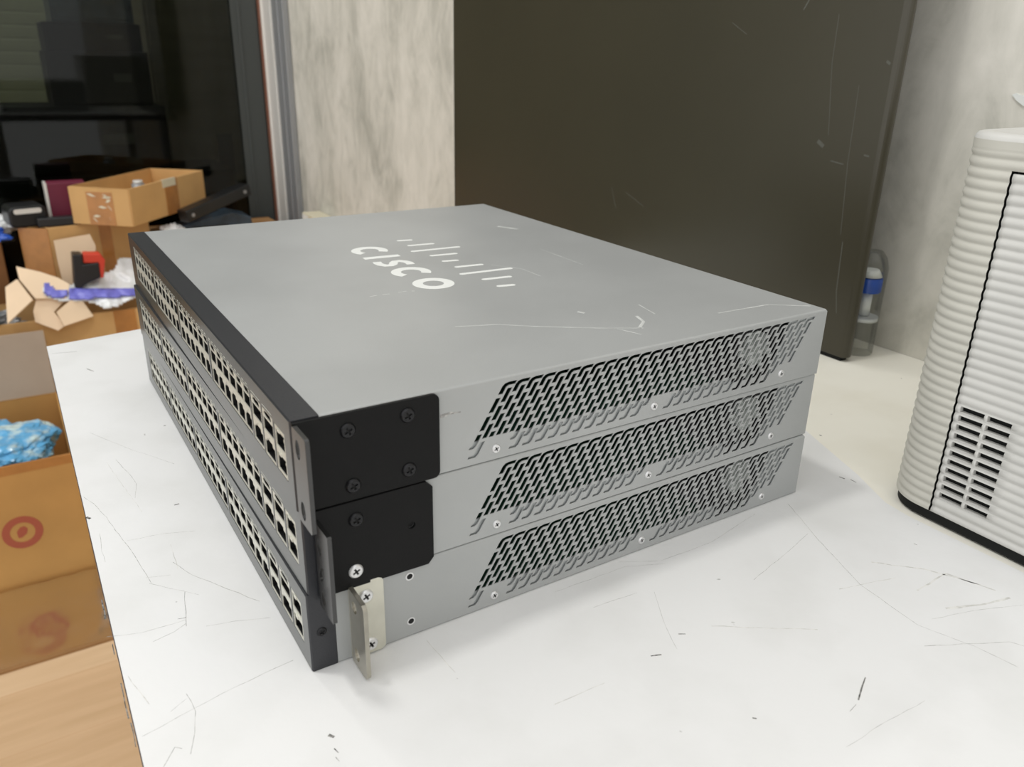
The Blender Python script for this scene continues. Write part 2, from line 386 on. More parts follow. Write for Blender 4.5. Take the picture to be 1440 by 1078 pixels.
def unit(loc, rz, label):
    root = thing('network_switch', label, 'network switch', loc, rz, None)
    def part(key, mk, name, mats, at_=(0, 0, 0), parent=root, **kw):
        if key in proto:
            return inst(proto[key], name, parent, at_)
        o = mk().build(name, mats, parent, at_, **kw); proto[key] = o; return o
    part('cover', lambda: cover_b, 'top_cover', M['cover'])
    part('tray', make_tray, 'base_tray', M['tray'])
    part('bezel', make_bezel, 'front_bezel', [M['bezel'], M['bezelf']])
    for k in range(4):
        for j in range(6):
            y = 66.5 + 88.6 * k + 14.2 * j
            part('jt', lambda: make_jack(14.1, 12.3, True), 'network_port', [M['jack'], M['cavity']], (.35, y, 22.8))
            part('jb', lambda: make_jack(14.1, 12.3, False), 'network_port', [M['jack'], M['cavity']], (.35, y, 10.5))
    for y in (27.3, 46.6):
        part('wt', lambda: make_jack(17.4, 12.3, True), 'combo_port', [M['jack'], M['cavity']], (.2, y, 22.8))
        part('wb', lambda: make_jack(17.4, 12.3, False), 'combo_port', [M['jack'], M['cavity']], (.2, y, 10.5))
    for z in (11.1, 22.9):
        part('sfp', make_sfp, 'fibre_port', [M['jack'], M['steel'], M['cavity']], (.2, 9.8, z))
    def marks():
        b = MB()
        for k in range(4):
            for j in range(6):
                y = 66.5 + 88.6 * k + 14.2 * j
                b.box((-.08, y + 2, 37.2), (0, y + 5.5, 37.8)); b.box((-.08, y + 8.5, 37.2), (0, y + 12, 37.8))
            b.box((-.08, 66.5 + 88.6 * k, 36.0), (0, 151.5 + 88.6 * k, 36.3))
        for y in (28, 47): b.box((-.08, y, 36.6), (0, y + 15, 37.0))
        return b
    part('marks', marks, 'port_markings', M['greyink'])
    part('pcb', lambda: (lambda b: (b.box((20, 4, 8), (265, 430, 9.4)), b)[1])(MB()), 'circuit_board', M['pcb'])
    part('fan', make_fan, 'cooling_fan', [M['fan'], M['fanb']], (292, 3.2, 22))
    for sx, sz in SCREWS:
        part('zs', lambda: make_screw(2.5, .9), 'screw', [M['zinc'], M['dark']], (sx, 0, sz))
    return root
U3 = unit((.34, -.17, 0), .0030, 'bottom grey network switch of the stack of three, with a small silver bracket')
U2 = unit((1.21, -.48, UH), .0067, 'middle grey network switch of the stack of three, black ear with one silver screw')
U1 = unit((0, 0, 2 * UH), 0, 'topmost grey network switch of the stack, white lettering on its cover')
def screw_obj(parent, name, p, r=3.1, h=1.1, black=True, label=None):
    key = 'bs' if black else 'ws'
    if key not in proto: o = make_screw(r, h).build(name, [M['bscrew'] if black else M['zinc'], M['dark']], parent, p); proto[key] = o
    else: o = inst(proto[key], name, parent, p)
    o.scale = (1.2, 1, 1.2)
    if label: o['label'] = label
    return o
def slot_poly(cu, cv, a, b_, tilt=0, n=16):
    P = []
    for i in range(n):
        t = 2 * PI * i / n; x = a * math.cos(t); y = b_ * math.sin(t)
        P.append((cu + x * math.cos(tilt) - y * math.sin(tilt), cv + x * math.sin(tilt) + y * math.cos(tilt)))
    return P
# ear of the top switch
b = MB(); b.plate(rrect(.6, .2, 70.5, 44.2, 3.4, corners=(1, 0, 0, 1)), [], fxz(0), -2.0, -.15)
e1 = b.build('mounting_ear', M['ear'], U1, bevel=.25)
b = MB(); b.plate(rrect(-19.5, -1.6, -1.9, 43.8, 1.6), [slot_poly(-8.6, 35.0, 3.0, 4.6), slot_poly(-9.2, 5.6, 3.0, 4.6)], fyz(.2), 0, 2.0)
b.build('flange', M['flange'], e1, bevel=.3)
for x, z in ((25, 35.6), (54, 36.6), (26, 7.6), (54, 8.4)): screw_obj(e1, 'screw', (x, -2.0, z))
# ear of the middle switch, hanging a little low, one hole empty
hole = slot_poly(53.2, 22.6, 1.9, 1.9)
b = MB(); oc = [(62, -2.8 + 0), (65, .6), (65, 40.8), (61.5, 44.3), (5.6, 44.3), (5.6, -2.2)]
b.plate(oc[::-1], [hole], fxz(0), -2.0, -.15)
e2 = b.build('mounting_ear', M['ear'], U2, bevel=.25)
b = MB(); b.plate(rrect(-19.2, -5.5, -1.9, 40.5, .8), [slot_poly(-7.2, 29.2, 2.3, 4.6), slot_poly(-8.0, 15.0, 2.3, 5.2, .55), slot_poly(-7.6, 1.6, 2.3, 4.6)], fyz(5.0), 0, 2.0)
b.build('flange', M['flange'], e2, bevel=.3)
b = MB(); b.cyl((53.2, -.14, 22.6), 1.85, .1, 'y', 16); b.build('empty_hole', M['dark'], e2)
screw_obj(e2, 'screw', (25, -2.0, 34.6)); screw_obj(e2, 'screw', (23.4, -2.0, 6.8), black=False, label='silver screw')
# silver bracket of the bottom switch
b = MB(); b.plate(rrect(20.4, .8, 38, 44.0, 3.0, corners=(1, 0, 0, 1)), [], fxz(0), -2.2, -.15)
e3 = b.build('mounting_bracket', M['steel'], U3, bevel=.5); e3['label'] = 'small silver right-angled bracket'
b = MB(); b.plate(rrect(-20.5, .6, -2.0, 43.6, 3.4, corners=(0, 1, 1, 0)), [slot_poly(-8.5, 36.0, 3.0, 3.2), slot_poly(-8.5, 8.2, 3.0, 3.6)], fyz(20.0), 0, 2.2)
b.build('flange', M['steel2'], e3, bevel=.5)
screw_obj(e3, 'screw', (28.6, -2.2, 35.6), black=False); screw_obj(e3, 'screw', (29.8, -2.2, 6.4), black=False)
screw_obj(U3, 'bezel_screw', (6.2, 0, 22.0)).scale = (.8, .6, .8)
for z in (36.8, 9.4):
    b = MB(); n = 20
    b.plate(slot_poly(0, 0, 2.3, 2.3, n=20), [slot_poly(0, 0, 1.6, 1.6, n=20)], fxz(0), -.25, 0); b.cyl((0, -.06, 0), 1.6, .05, 'y', 20, 1)
    b.build('threaded_hole', [M['zinc'], M['dark']], U3, (53, 0, z))
# lettering and emblem on the top cover (top of the top switch, reading from the front)
def ribbon(b, pts, w, z0, z1, caps=True):
    L_, R_ = stroke(pts, w); n = len(pts)
    for i in range(n - 1):
        q = [R_[i], R_[i + 1], L_[i + 1], L_[i]]
        b.prism([tuple(p) for p in q], fxy(0), z0, z1)
    if caps:
        for p in (pts[0], pts[-1]): b.prism([(p[0] + w / 2 * math.cos(2 * PI * i / 14), p[1] + w / 2 * math.sin(2 * PI * i / 14)) for i in range(14)], fxy(0), z0, z1)
TZ = (UH + .001, UH + .05)
def arc(cx, cy, r, a0, a1, n=28):                 # angle measured from "right" (-y), counter-clockwise seen from the front; text up = +x
    P = []
    for i in range(n + 1):
        a = math.radians(a0 + (a1 - a0) * i / n); P.append((cx + r * math.sin(a), cy - r * math.cos(a)))
    return P
def letter(name, pts, w, caps=False, closed=False):
    b = MB()
    if closed: b.plate(pts[0], [pts[1]], fxy(0), *TZ)
    else: ribbon(b, pts, w, *TZ, caps=caps)
    return b.build(name, M['ink'], logo)
b = MB()
BARS = [(309, 190.5, 204), (288, 190.5, 214), (267.5, 183.8, 227.3), (247.2, 190.5, 214), (226.6, 190.5, 204), (206.2, 190.5, 214), (186, 183.8, 227.3), (165.6, 190.5, 214), (145.2, 190.5, 204)]
logo = MB()
for y, x0, x1 in BARS:
    P = [(x0 + 2.1 + 2.2 * math.cos(a), y + .6 + 2.2 * math.sin(a)) for a in [PI / 2 + PI * i / 10 for i in range(11)]]
    P += [(x1 - 2.1 + 2.2 * math.cos(a), y - .9 + 2.2 * math.sin(a)) for a in [-PI / 2 + PI * i / 10 for i in range(11)]]
    logo.prism(P, fxy(0), *TZ)
logo = logo.build('bar_emblem', M['ink'], U1)
letters = MB(); w = 7.2; cx = 155.8; r = 10.9
ribbon(letters, arc(cx, 285.5, r, 50, 310), w, *TZ, caps=False)
ribbon(letters, [(141.4, 262.3), (170.2, 260.6)], 6.6, *TZ, caps=False)
sp = [(146.0, 248.0), (144.9, 243), (145.2, 238.6), (147.6, 234.6), (151.0, 233.6), (154.0, 236.0), (156.2, 240.2), (158.8, 243.2), (162.4, 243.4), (165.4, 240.0), (166.6, 235.6), (165.8, 230.0)]
ribbon(letters, sp, 6.4, *TZ, caps=False)
ribbon(letters, arc(cx, 208.6, r, 50, 310), w, *TZ, caps=False)
letters.plate([(cx + 14.5 * math.sin(a), 173 - 14.5 * math.cos(a)) for a in [2 * PI * i / 40 for i in range(40)]],
              [[(cx + 7.2 * math.sin(a), 173 - 7.2 * math.cos(a)) for a in [2 * PI * i / 40 for i in range(40)]]], fxy(0), *TZ)
letters.build('lettering', M['ink'], U1)
# scuffs on the cover
b = MB()
def top_px(u, v): p = at(u, v, 2, 3 * UH); return (p.x, p.y)
for pts, w_ in (([(640, 459), (700, 456), (760, 459), (840, 461), (905, 461)], .9), ([(895, 444), (905, 452), (899, 461)], 2.0), ([(898, 428), (912, 436), (921, 441)], .7),
                ([(812, 438), (822, 440)], 2.2), ([(700, 318), (728, 322)], 4), ([(690, 372), (735, 378), (760, 388)], .6), ([(520, 417), (530, 415)], .9), ([(538, 414), (548, 413)], .9), ([(560, 411), (572, 409)], .8), ([(579, 409), (583, 409)], 1),
                ([(760, 350), (820, 372)], .5), ([(868, 462), (902, 470)], .8), ([(1010, 440), (1080, 428), (1140, 430)], 1.3)):
    b = MB(); ribbon(b, [top_px(*q) for q in pts], w_, UH + .001, UH + .02, caps=False); b.build('scuff_mark', M['scuff'], U1)
b = MB(); q = [at(u, v, 1, 0) for u, v in ((619, 586), (632, 581), (648, 579))]
L_, R_ = stroke([(p.x, p.z - 2 * UH) for p in q], [2.2, 1.4, .6])
for i in range(2): b.prism([tuple(x) for x in (R_[i], R_[i + 1], L_[i + 1], L_[i])], fxz(0), -.02, -.001)
b.build('paint_chip', M['scratch'], U1)

# ================================================================== TABLE
tb = MB(); TT = -1.4
poly = [(-84, -620), (689.6, -620), (689.6, 717), (18, 600), (-74, 584.5)]
tb.prism(poly, fxy(0), TT - 26, TT)
table = thing('work_table', 'long white-topped work table running along the concrete wall', 'table', (300, 0, -750))
def tchild(o): o.parent = table; o.matrix_parent_inverse = Matrix.Translation(Vector((-300, 0, 750)) * S); return o
top = tchild(tb.build('tabletop', [M['cream'], M['edge']]))
for p in top.data.polygons:
    if abs(p.normal.z) < .5: p.material_index = 1
sh = MB()
sheet = [(-84, -620), (393, -620), (392.5, -134), (391.5, -59), (394, -40), (412, -5), (442, 68), (470, 130), (470, 678.6), (18, 600), (-74, 584.5)]
sh.prism(sheet, fxy(0), TT, 0)
shb = sh.build('laminate_sheet', [M['white'], M['edge']])
for p in shb.data.polygons:
    c = p.center
    if abs(p.normal.z) < .5 and c.x < .3: p.material_index = 1
tchild(shb); shb['label'] = 'white scratched laminate sheet'
for x, y in ((-50, -580), (650, -580), (-40, 545), (640, 640)):
    b = MB(); b.box((x - 20, y - 20, -750), (x + 20, y + 20, TT - 26)); tchild(b.build('leg', M['alug'], bevel=1))
# scratches in the laminate
def tab_px(u, v, z=0): p = at(u, v, 2, z); return (p.x, p.y)
def scratches(name, mt, lst, sc_=1.0):
    for pts, w_ in lst:
        b = MB(); P = [tab_px(*q) for q in pts]; Q = [P[0]]
        for a_, c_ in zip(P, P[1:]):                      # a hand-drawn wobble and uneven pressure
            k = max(1, int(math.dist(a_, c_) / 6))
            for i in range(1, k + 1):
                f = i / k; j = 0 if i == k else .35
                Q.append((a_[0] + (c_[0] - a_[0]) * f + random.uniform(-j, j), a_[1] + (c_[1] - a_[1]) * f + random.uniform(-j, j)))
        ribbon(b, Q, [w_ * sc_ * random.uniform(.45, 1) for _ in Q], .001, .03, caps=False)
        tchild(b.build(name, mt))
scratches('scratch_mark', M['scratch'], sc_=.62, lst=[
    ([(117, 698), (132, 708), (150, 727), (172, 758), (190, 782), (205, 806), (213, 820)], .5),
    ([(163, 646), (180, 664), (192, 680), (190, 700)], .5), ([(243, 790), (270, 808), (320, 828), (365, 845)], .55),
    ([(178, 760), (230, 750), (275, 746)], .45), ([(215, 902), (245, 888), (262, 876)], .6), ([(150, 895), (200, 889), (262, 871)], .4),
    ([(200, 1035), (250, 1008), (330, 966), (412, 928)], .45), ([(262, 975), (275, 1000), (274, 1030), (268, 1060)], .4), ([(240, 1000), (262, 982)], .3),
    ([(205, 812), (240, 808)], .35), ([(210, 820), (255, 830), (280, 836)], .35), ([(230, 1078), (246, 1050), (256, 1052)], .5),
    ([(290, 880), (330, 873), (380, 868)], .35), ([(126, 608), (180, 630), (245, 652)], .35), ([(140, 750), (143, 775), (148, 790)], .35),
    ([(780, 832), (880, 796), (936, 792)], .25), ([(834, 854), (896, 833)], .45), ([(920, 832), (936, 880), (952, 912)], .3),
    ([(1108, 708), (1150, 758), (1210, 822), (1290, 878), (1370, 908), (1432, 938)], .45), ([(1300, 908), (1420, 902), (1440, 908)], .45), ([(1310, 870), (1370, 858), (1440, 850)], .3),
    ([(1190, 1050), (1250, 1012), (1300, 985)], .3), ([(1060, 815), (1100, 782), (1136, 750)], .35), ([(870, 790), (930, 788), (1000, 762), (1062, 722)], .35)])
scratches('dark_scratch', M['scratch_dark'], sc_=.8, lst=[
    ([(1217, 952), (1212, 966), (1207, 984)], 1.0), ([(1204, 990), (1195, 1000)], .35), ([(245, 710), (252, 708)], 1.6), ([(462, 1033), (470, 1036)], 2.2), ([(470, 1052), (476, 1058)], .7), ([(472, 1064), (477, 1070)], .5), ([(954, 891), (964, 891)], 1.0),
    ([(122, 518), (132, 522)], 1.6), ([(121, 727), (127, 729)], 2.6), ([(73, 497), (108, 494)], .9), ([(1180, 670), (1188, 673)], 1.3), ([(1196, 674), (1204, 678)], 1.3), ([(1058, 1009), (1064, 1010)], 1.0),
    ([(143, 843), (148, 870)], 1.2), ([(158, 905), (161, 920)], .9), ([(170, 960), (176, 990), (181, 1010)], 1.2), ([(184, 1016), (191, 1050)], .8), ([(250, 870), (262, 868)], .6), ([(1285, 764), (1290, 766)], .7), ([(915, 922), (930, 920)], 1.2), ([(260, 832), (262, 880)], .35)])
scratches('faint_smear', M['scratch_faint'], sc_=.8, lst=[
    ([(1225, 790), (1300, 800), (1380, 822)], 1.6), ([(1330, 855), (1380, 850), (1420, 840)], 3), ([(1000, 880), (1150, 885)], .8), ([(1180, 828), (1260, 812)], .8), ([(780, 990), (850, 960)], .6), ([(600, 900), (640, 945)], .6), ([(180, 950), (210, 990)], .6), ([(240, 765), (250, 800)], .5), ([(150, 650), (200, 720)], .4), ([(1290, 830), (1330, 806), (1400, 830)], 2)])

# ================================================================== ROOM
def struct(name, b, m, **kw):
    o = b.build(name, m, **kw); o['kind'] = 'structure'; return o
b = MB(); b.box((-2600, -2600, -770), (690, 3600, -750)); struct('floor', b, M['wood'])
b = MB(); b.box((690, -2600, -750), (790, 2330, 1900)); struct('wall_right', b, M['concrete'])
b = MB(); b.box((-2600, 3600, -750), (690, 3650, 1900)); struct('wall_back', b, M['blackm'])
b = MB(); b.box((690, 2330, -750), (790, 3600, 1900)); struct('wall_store', b, M['blackm'])
# aluminium door frame at the end of the concrete wall
b = MB(); b.box((668, 2215, -750), (689.5, 2300, 1900)); b.box((663, 2288, -750), (672, 2300, 1900)); struct('trim_1', b, M['alu'], bevel=2)
b = MB(); b.box((672, 2112, -750), (689.5, 2214, 1900)); b.box((668, 2150, -750), (673, 2158, 1900)); struct('trim_2', b, M['alug'], bevel=2)
b = MB(); b.box((658, 2292, -750), (662.8, 2306, 1900)); struct('trim_3', b, M['rust'])
w1 = bpy.data.objects.new('door_1', None); C.objects.link(w1); w1.location = (0, 2.31, -.75); w1['kind'] = 'structure'
b = MB(); b.box((-2600, 0, 0), (580, 6, 2650)); b.build('glass_pane', M['glass'], w1)
b = MB(); b.box((580, -6, 0), (656, 24, 2650)); b.box((598, -9, 0), (606, -5.5, 2650)); b.box((-2600, -6, 0), (580, 24, 60)); b.build('door_stile', M['stile'], w1, bevel=2)
# slatted shutter in the dark room beyond the glass
b = MB()
prof = []
z = -750
while z < 1850:
    prof += [(3293, z), (3291.5, z + 6), (3291, z + 22), (3291.5, z + 38)]; z += 44
n = len(prof)
b.add([(-2600, y, z) for y, z in prof] + [(680, y, z) for y, z in prof] + [(-2600, 3320, -750), (680, 3320, -750), (680, 3320, 1900), (-2600, 3320, 1900)],
      [(i, i + 1, n + i + 1, n + i) for i in range(n - 1)] + [(2 * n, 2 * n + 1, 2 * n + 2, 2 * n + 3)])
so = b.build('trim_4', M['shutter']); so['kind'] = 'structure'

# dark reflections in the glass, built as solid shapes behind it: (u0, v0, u1, v1) in the photo give left/top/right/bottom at depth Y
def px_box(Y, u0, v0, u1, depth, z_bottom):
    a = at(u0, v0, 1, Y); c = at(u1, v0, 1, Y)
    return (a.x, Y, z_bottom), (c.x, Y + depth, (a.z + c.z) / 2)
def black_case(Y, u0, v0, u1, depth, zb, label, name='reflected_case', cat='equipment', extra=None, mt='blackm'):
    a, c = px_box(Y, u0, v0, u1, depth, zb)
    t = thing(name, label, cat, ((a[0] + c[0]) / 2, (a[1] + c[1]) / 2, zb))
    hx = (c[0] - a[0]) / 2; hy = (c[1] - a[1]) / 2; h = c[2] - a[2]
    b = MB(); b.box((-hx, -hy, 0), (hx, hy, h)); b.build('case', M[mt], t, bevel=4)
    b = MB(); b.box((-hx + 12, -hy - 4, 10), (hx - 12, -hy - .2, h - 10)); fp = b.build('front_panel', M[mt], t, bevel=2)
    b = MB(); b.box((hx * .25, -hy - 8, h * .45), (hx * .6, -hy - 4.2, h * .6)); b.build('handle', M['stile'], t, bevel=1)
    return t, c[2]
_, zt = black_case(2420, -260, 250, 330, 300, -750, 'reflection of a wide low black cabinet, built solid behind the glass, lowest of the dark pile', 'reflected_cabinet', 'cabinet')
_, zt2 = black_case(2430, -40, 150, 232, 250, zt, 'reflection of a broad black case, built solid on the wide cabinet behind the glass')
_, zt3 = black_case(2440, 62, 72, 207, 220, zt2, 'reflection of a squarish black case, built solid halfway up the dark pile behind the glass')
_, zt4 = black_case(2445, 58, 32, 196, 200, zt3, 'reflection of a thin black case with pale label, built solid near the top of the pile behind glass')
_, zt5 = black_case(2450, 62, -30, 180, 180, zt4, 'reflection of a dark blue-grey case, built solid topmost of the pile behind the glass', mt='bluegrey')

black_case(2730, 192, -40, 327, 200, -750, 'reflection of a tall dark brown cabinet, built solid behind the glass, right of the black pile', 'reflected_cabinet', 'cabinet', mt='browncab')

# ------------------------------------------------------------------ tall black panel behind the switches
t = thing('steel_panel', 'tall black steel panel standing on the table against the concrete wall', 'panel', (617, 575, TT))
b = MB()
prof = rrect(-7, -418, 7, 418, 6.5, 5, (0, 0, 1, 1))
b.prism(prof, fxy(0), 4, 1250, smooth=False); b.build('face_sheet', M['panel'], t, bevel=1.5)
b = MB(); b.box((7.2, -410, 62), (10, 410, 1250)); b.build('rear_lip', M['blackp'], t, bevel=2)
b = MB(); b.box((-5, -412, 0), (5, 412, 3.9)); b.build('bottom_seal', M['blackm'], t)
b = MB()
for pts, w_ in (([(1138, 0), (1130, 14)], 1.4), ([(1180, 20), (1170, 90), (1165, 190)], .6), ([(1208, 120), (1192, 230), (1182, 330)], .6), ([(1150, 198), (1158, 206)], 4), ([(1168, 226), (1186, 231)], 1.2), ([(1247, 86), (1252, 90)], 2.4),
                ([(1030, 32), (1050, 48)], .6), ([(880, 270), (905, 290)], .6), ([(1185, 340), (1176, 410), (1176, 440)], 1.0), ([(1215, 218), (1222, 220)], 1.6), ([(860, 262), (866, 292)], .6)):
    P = [at(u, v, 0, 610) for u, v in pts]; L_, R_ = stroke([(p.y, p.z) for p in P], w_)
    b = MB()
    for i in range(len(P) - 1): b.prism([tuple(x) for x in (R_[i], R_[i + 1], L_[i + 1], L_[i])], fyz(610), -.05, -.005)
    o = b.build('scratch_mark', M['panelscr'], t); o.matrix_parent_inverse = Matrix.Translation(Vector((-617, -575, -TT)) * S)

# ------------------------------------------------------------------ clear plastic bottle piece with blue band, between panel and wall
t = thing('plastic_bottle', 'small clear plastic bottle with a blue band beside the black panel', 'bottle', (652, 174, TT))
def lathe(b, prof, n=24, mi=0):
    m = len(prof)
    v = [(r_ * math.cos(2 * PI * i / n), r_ * math.sin(2 * PI * i / n), z_) for i in range(n) for r_, z_ in prof]
    b.add(v, [(i * m + k, ((i + 1) % n) * m + k, ((i + 1) % n) * m + k + 1, i * m + k + 1) for i in range(n) for k in range(m - 1)], mi, True)
b = MB(); lathe(b, [(0.1, 0), (15, 0), (16, 2), (16, 92), (13, 102), (8, 108), (.1, 109)]); b.build('bottle_body', M['clear'], t)
b = MB(); lathe(b, [(12.2, 66), (13, 67), (13, 80), (12.2, 81), (12.2, 66)]); b.cyl((0, 0, 66), 12.2, 15); b.build('blue_band', M['blue'], t)
b = MB(); b.cyl((0, 0, 82), 12, 7, r2=8); b.build('white_cap', M['ink'], t)
b = MB(); b.cyl((0, 0, 36), 15.2, 4); b.build('white_collar', M['bag'], t)
b = MB(); b.cyl((0, 0, 41), 6, 24); b.build('inner_tube', M['bag'], t)
# white scrap on the wall
P = [at(u, v, 0, 689) for u, v in ((1424, 133), (1430, 131), (1450, 138), (1452, 150), (1440, 149), (1430, 141))]
b = MB(); b.prism([(p.y, p.z) for p in P], fyz(689), -1.2, .9)
tag(b.build('paper_scrap', M['ink']), 'small torn white paper scrap stuck on the concrete wall above the ribbed machine', 'paper scrap')
# small white/yellow box low on the wall by the frame
t = thing('carton', 'small white and pale yellow box against the concrete wall beside the aluminium frame', 'box', (660, 1905, -190))

# ================================================================== RIBBED BEIGE MACHINE
ROOT = Vector((398, -60, TT))
mac = thing('ribbed_machine', 'beige plastic machine with horizontal ribs and a louvred door on the table', 'machine', (530, -230, TT))
def mchild(o): o.parent = mac; o.matrix_parent_inverse = Matrix.Translation(Vector((-530, 230, -TT)) * S); return o
PITCH = 6.12; ZB, ZTOP = 7.2, 244.5; X0, Y0, RR = 398.0, -30.0, 30.0
def rib(z):
    if z < 10 or z > 236: return 0
    return -1.2 * (1 - abs(math.sin(PI * (z - 11.4) / PITCH)) ** 1.0)
path = [(672, Y0, 0, 1), (560, Y0, 0, 1), (428, Y0, 0, 1)]
for i in range(1, 13):
    a = PI / 2 + PI / 2 * i / 12; path.append((X0 + RR + RR * math.cos(a), Y0 - RR + RR * math.sin(a), math.cos(a), math.sin(a)))
DY = -67.6; DZ0, DZ1 = 7.3, 226.0
for y in (-64, -67.59): path.append((X0, y, -1, 0))
ysd = [-67.6, -120, -200, -300, -420]
b = MB(); zs = []; z = ZB
while z < ZTOP - 3: zs.append(z); z += PITCH / 8
zs.append(ZTOP - 3)
n = len(zs); cols = []
for (x, y, nx, ny) in path:
    cols.append([(x + nx * rib(z), y + ny * rib(z), z) for z in zs])
v = [p for c in cols for p in c]
b.add(v, [(i * n + k, (i + 1) * n + k, (i + 1) * n + k + 1, i * n + k + 1) for i in range(len(cols) - 1) for k in range(n - 1)], 0, True)
# face above and below the door
def face_grid(b, ys, zs_, x0=X0, mi=0, skip=None):
    m = len(zs_); v = [(x0 - rib(z), y, z) for y in ys for z in zs_]
    fs = [(i * m + k, (i + 1) * m + k, (i + 1) * m + k + 1, i * m + k + 1) for i in range(len(ys) - 1) for k in range(m - 1)
          if not (skip and skip((ys[i] + ys[i + 1]) / 2, (zs_[k] + zs_[k + 1]) / 2))]
    b.add(v, fs, mi, True)
top_z = [z for z in zs if z > DZ1]; top_z = [DZ1] + top_z
face_grid(b, ysd, top_z); face_grid(b, ysd, [ZB, DZ0])
# recess behind the door
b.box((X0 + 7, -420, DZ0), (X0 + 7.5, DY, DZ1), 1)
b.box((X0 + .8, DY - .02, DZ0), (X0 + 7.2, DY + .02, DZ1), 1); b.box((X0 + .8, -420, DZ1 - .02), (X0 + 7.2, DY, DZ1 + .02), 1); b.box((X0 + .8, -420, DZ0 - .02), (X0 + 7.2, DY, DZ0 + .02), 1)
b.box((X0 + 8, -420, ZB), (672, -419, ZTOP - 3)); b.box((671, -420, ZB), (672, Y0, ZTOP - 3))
mchild(b.build('ribbed_shell', [M['beige'], M['blackm']], fix=True))
# top with a rounded shoulder
b = MB()
def ring(inset, z):
    P = [(672 - inset, Y0 - inset)]
    for i in range(0, 13):
        a = PI / 2 + PI / 2 * i / 12; P.append((X0 + RR + (RR - inset) * math.cos(a), Y0 - RR + (RR - inset) * math.sin(a)))
    P += [(X0 + inset, -420 + inset), (672 - inset, -420 + inset)]
    return [(x, y, z) for x, y in P]
rg = [ring(0, ZTOP - 3), ring(.4, ZTOP - 1.2), ring(1.6, ZTOP + .2), ring(4, ZTOP + 1), ring(9, ZTOP + 1.2), ring(10, ZTOP + .4), ring(14, ZTOP + .4)]
n = len(rg[0])
for A_, B_ in zip(rg, rg[1:]): b.add(A_ + B_, [(i, (i + 1) % n, n + (i + 1) % n, n + i) for i in range(n)], 0, True)
b.add(rg[-1], [list(range(n))]); mchild(b.build('top_lid', M['beige2']))
# door with louvres
b = MB()
ys = [-69.0, -72.0, -87.0, -89.0, -103.5, -110, -160, -220, -300, -418]
dz = [DZ0 + .1] + [z for z in zs if DZ0 + .4 < z < DZ1 - 1.6] + [DZ1 - 1.3]
def skip(y, z):
    if not (-87 < y < -72 or -103.5 < y < -89): return False
    if not 18.6 < z < 18.6 + 11 * PITCH: return False
    return ((z - 18.6) % PITCH) < 3.7
face_grid(b, ys, dz, X0 - .15, 0, skip)
do = b.build('louvred_door', [M['beige2']], fix=True)
bm = bmesh.new(); bm.from_mesh(do.data)
be = [e for e in bm.edges if e.is_boundary]
r_ = bmesh.ops.extrude_edge_only(bm, edges=be)
for v_ in [g for g in r_['geom'] if isinstance(g, bmesh.types.BMVert)]: v_.co.x += .0036
for f_ in bm.faces:
    if abs(f_.normal.x) < .3: f_.smooth = False
bm.to_mesh(do.data); bm.free(); mchild(do)
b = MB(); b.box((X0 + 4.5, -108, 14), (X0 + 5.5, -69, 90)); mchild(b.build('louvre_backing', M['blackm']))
b = MB(); b.prism([(x, y) for x, y, _ in ring(2.2, 0)], fxy(0), 0, 7.1); mchild(b.build('dark_base', M['blackm']))  # dark base almost as wide as the shell, filling the gap below it

# ================================================================== CARTONS AND CLUTTER
def carton(label, near, rz, L1, L2, h, zb, mt='card', open_=True, tape=None, name='cardboard_box', flaps=(), th=4, cat='box'):
    """near corner at 'near'; L1 runs along +x (turned by rz), L2 along +y"""
    t = thing(name, label, cat, (near[0], near[1], zb), rz)
    b = MB()
    b.box((0, 0, 0), (L1, th, h)); b.box((0, L2 - th, 0), (L1, L2, h)); b.box((0, th, 0), (th, L2 - th, h)); b.box((L1 - th, th, 0), (L1, L2 - th, h)); b.box((th, th, 0), (L1 - th, L2 - th, th))
    if not open_: b.box((th, th, h - th), (L1 - th, L2 - th, h))
    b.build('carton_body', M[mt], t, bevel=1)
    for f in flaps: add_flap(t, *f)
    return t
def add_flap(t, side, L1, L2, h, length, ang, mt='cardl', th=4):
    b = MB()
    ln = L1 if side in 'NS' else L2
    b.box((2, 0, -th / 2), (ln - 2, length, th / 2))
    o = b.build('flap', M[mt], t, bevel=.8)
    pos = {'S': ((0, 0, h), PI), 'N': ((0, L2, h), 0), 'W': ((0, 0, h), PI / 2), 'E': ((L1, L2, h), -PI / 2)}[side]
    o.location = Vector(pos[0]) * S
    if side == 'S': o.location = Vector((L1, 0, h)) * S
    o.rotation_euler = Euler((ang, 0, pos[1]), 'XYZ')
    return o
def patch(t, a, c, mt, name='tape'):
    b = MB(); b.box(a, c); return b.build(name, M[mt], t)
def blob(label, c, rad, amp, seed, mt, name, cat, sub=4, freq=12, flat=None, group=None, zmin=None):
    bm = bmesh.new(); bmesh.ops.create_icosphere(bm, subdivisions=sub, radius=1)
    for v_ in bm.verts:
        p = v_.co.copy(); k = mnoise.noise(p * freq * .15 + Vector((seed, 0, 0))) + .55 * mnoise.noise(p * freq * .4 + Vector((0, seed, 0))) + .4 * abs(mnoise.noise(p * freq * .8 + Vector((0, 0, seed))))
        q = p * (1 + amp * k)
        v_.co = Vector((q.x * rad[0], q.y * rad[1], q.z * rad[2])) * S
        if zmin is not None and v_.co.z < zmin * S: v_.co.z = zmin * S
    me = bpy.data.meshes.new(name); bm.to_mesh(me); bm.free(); me.materials.append(M[mt])
    for p in me.polygons: p.use_smooth = False
    o = bpy.data.objects.new(name, me); C.objects.link(o); o.location = Vector(c) * S
    return tag(o, label, cat, group)
FL = -750
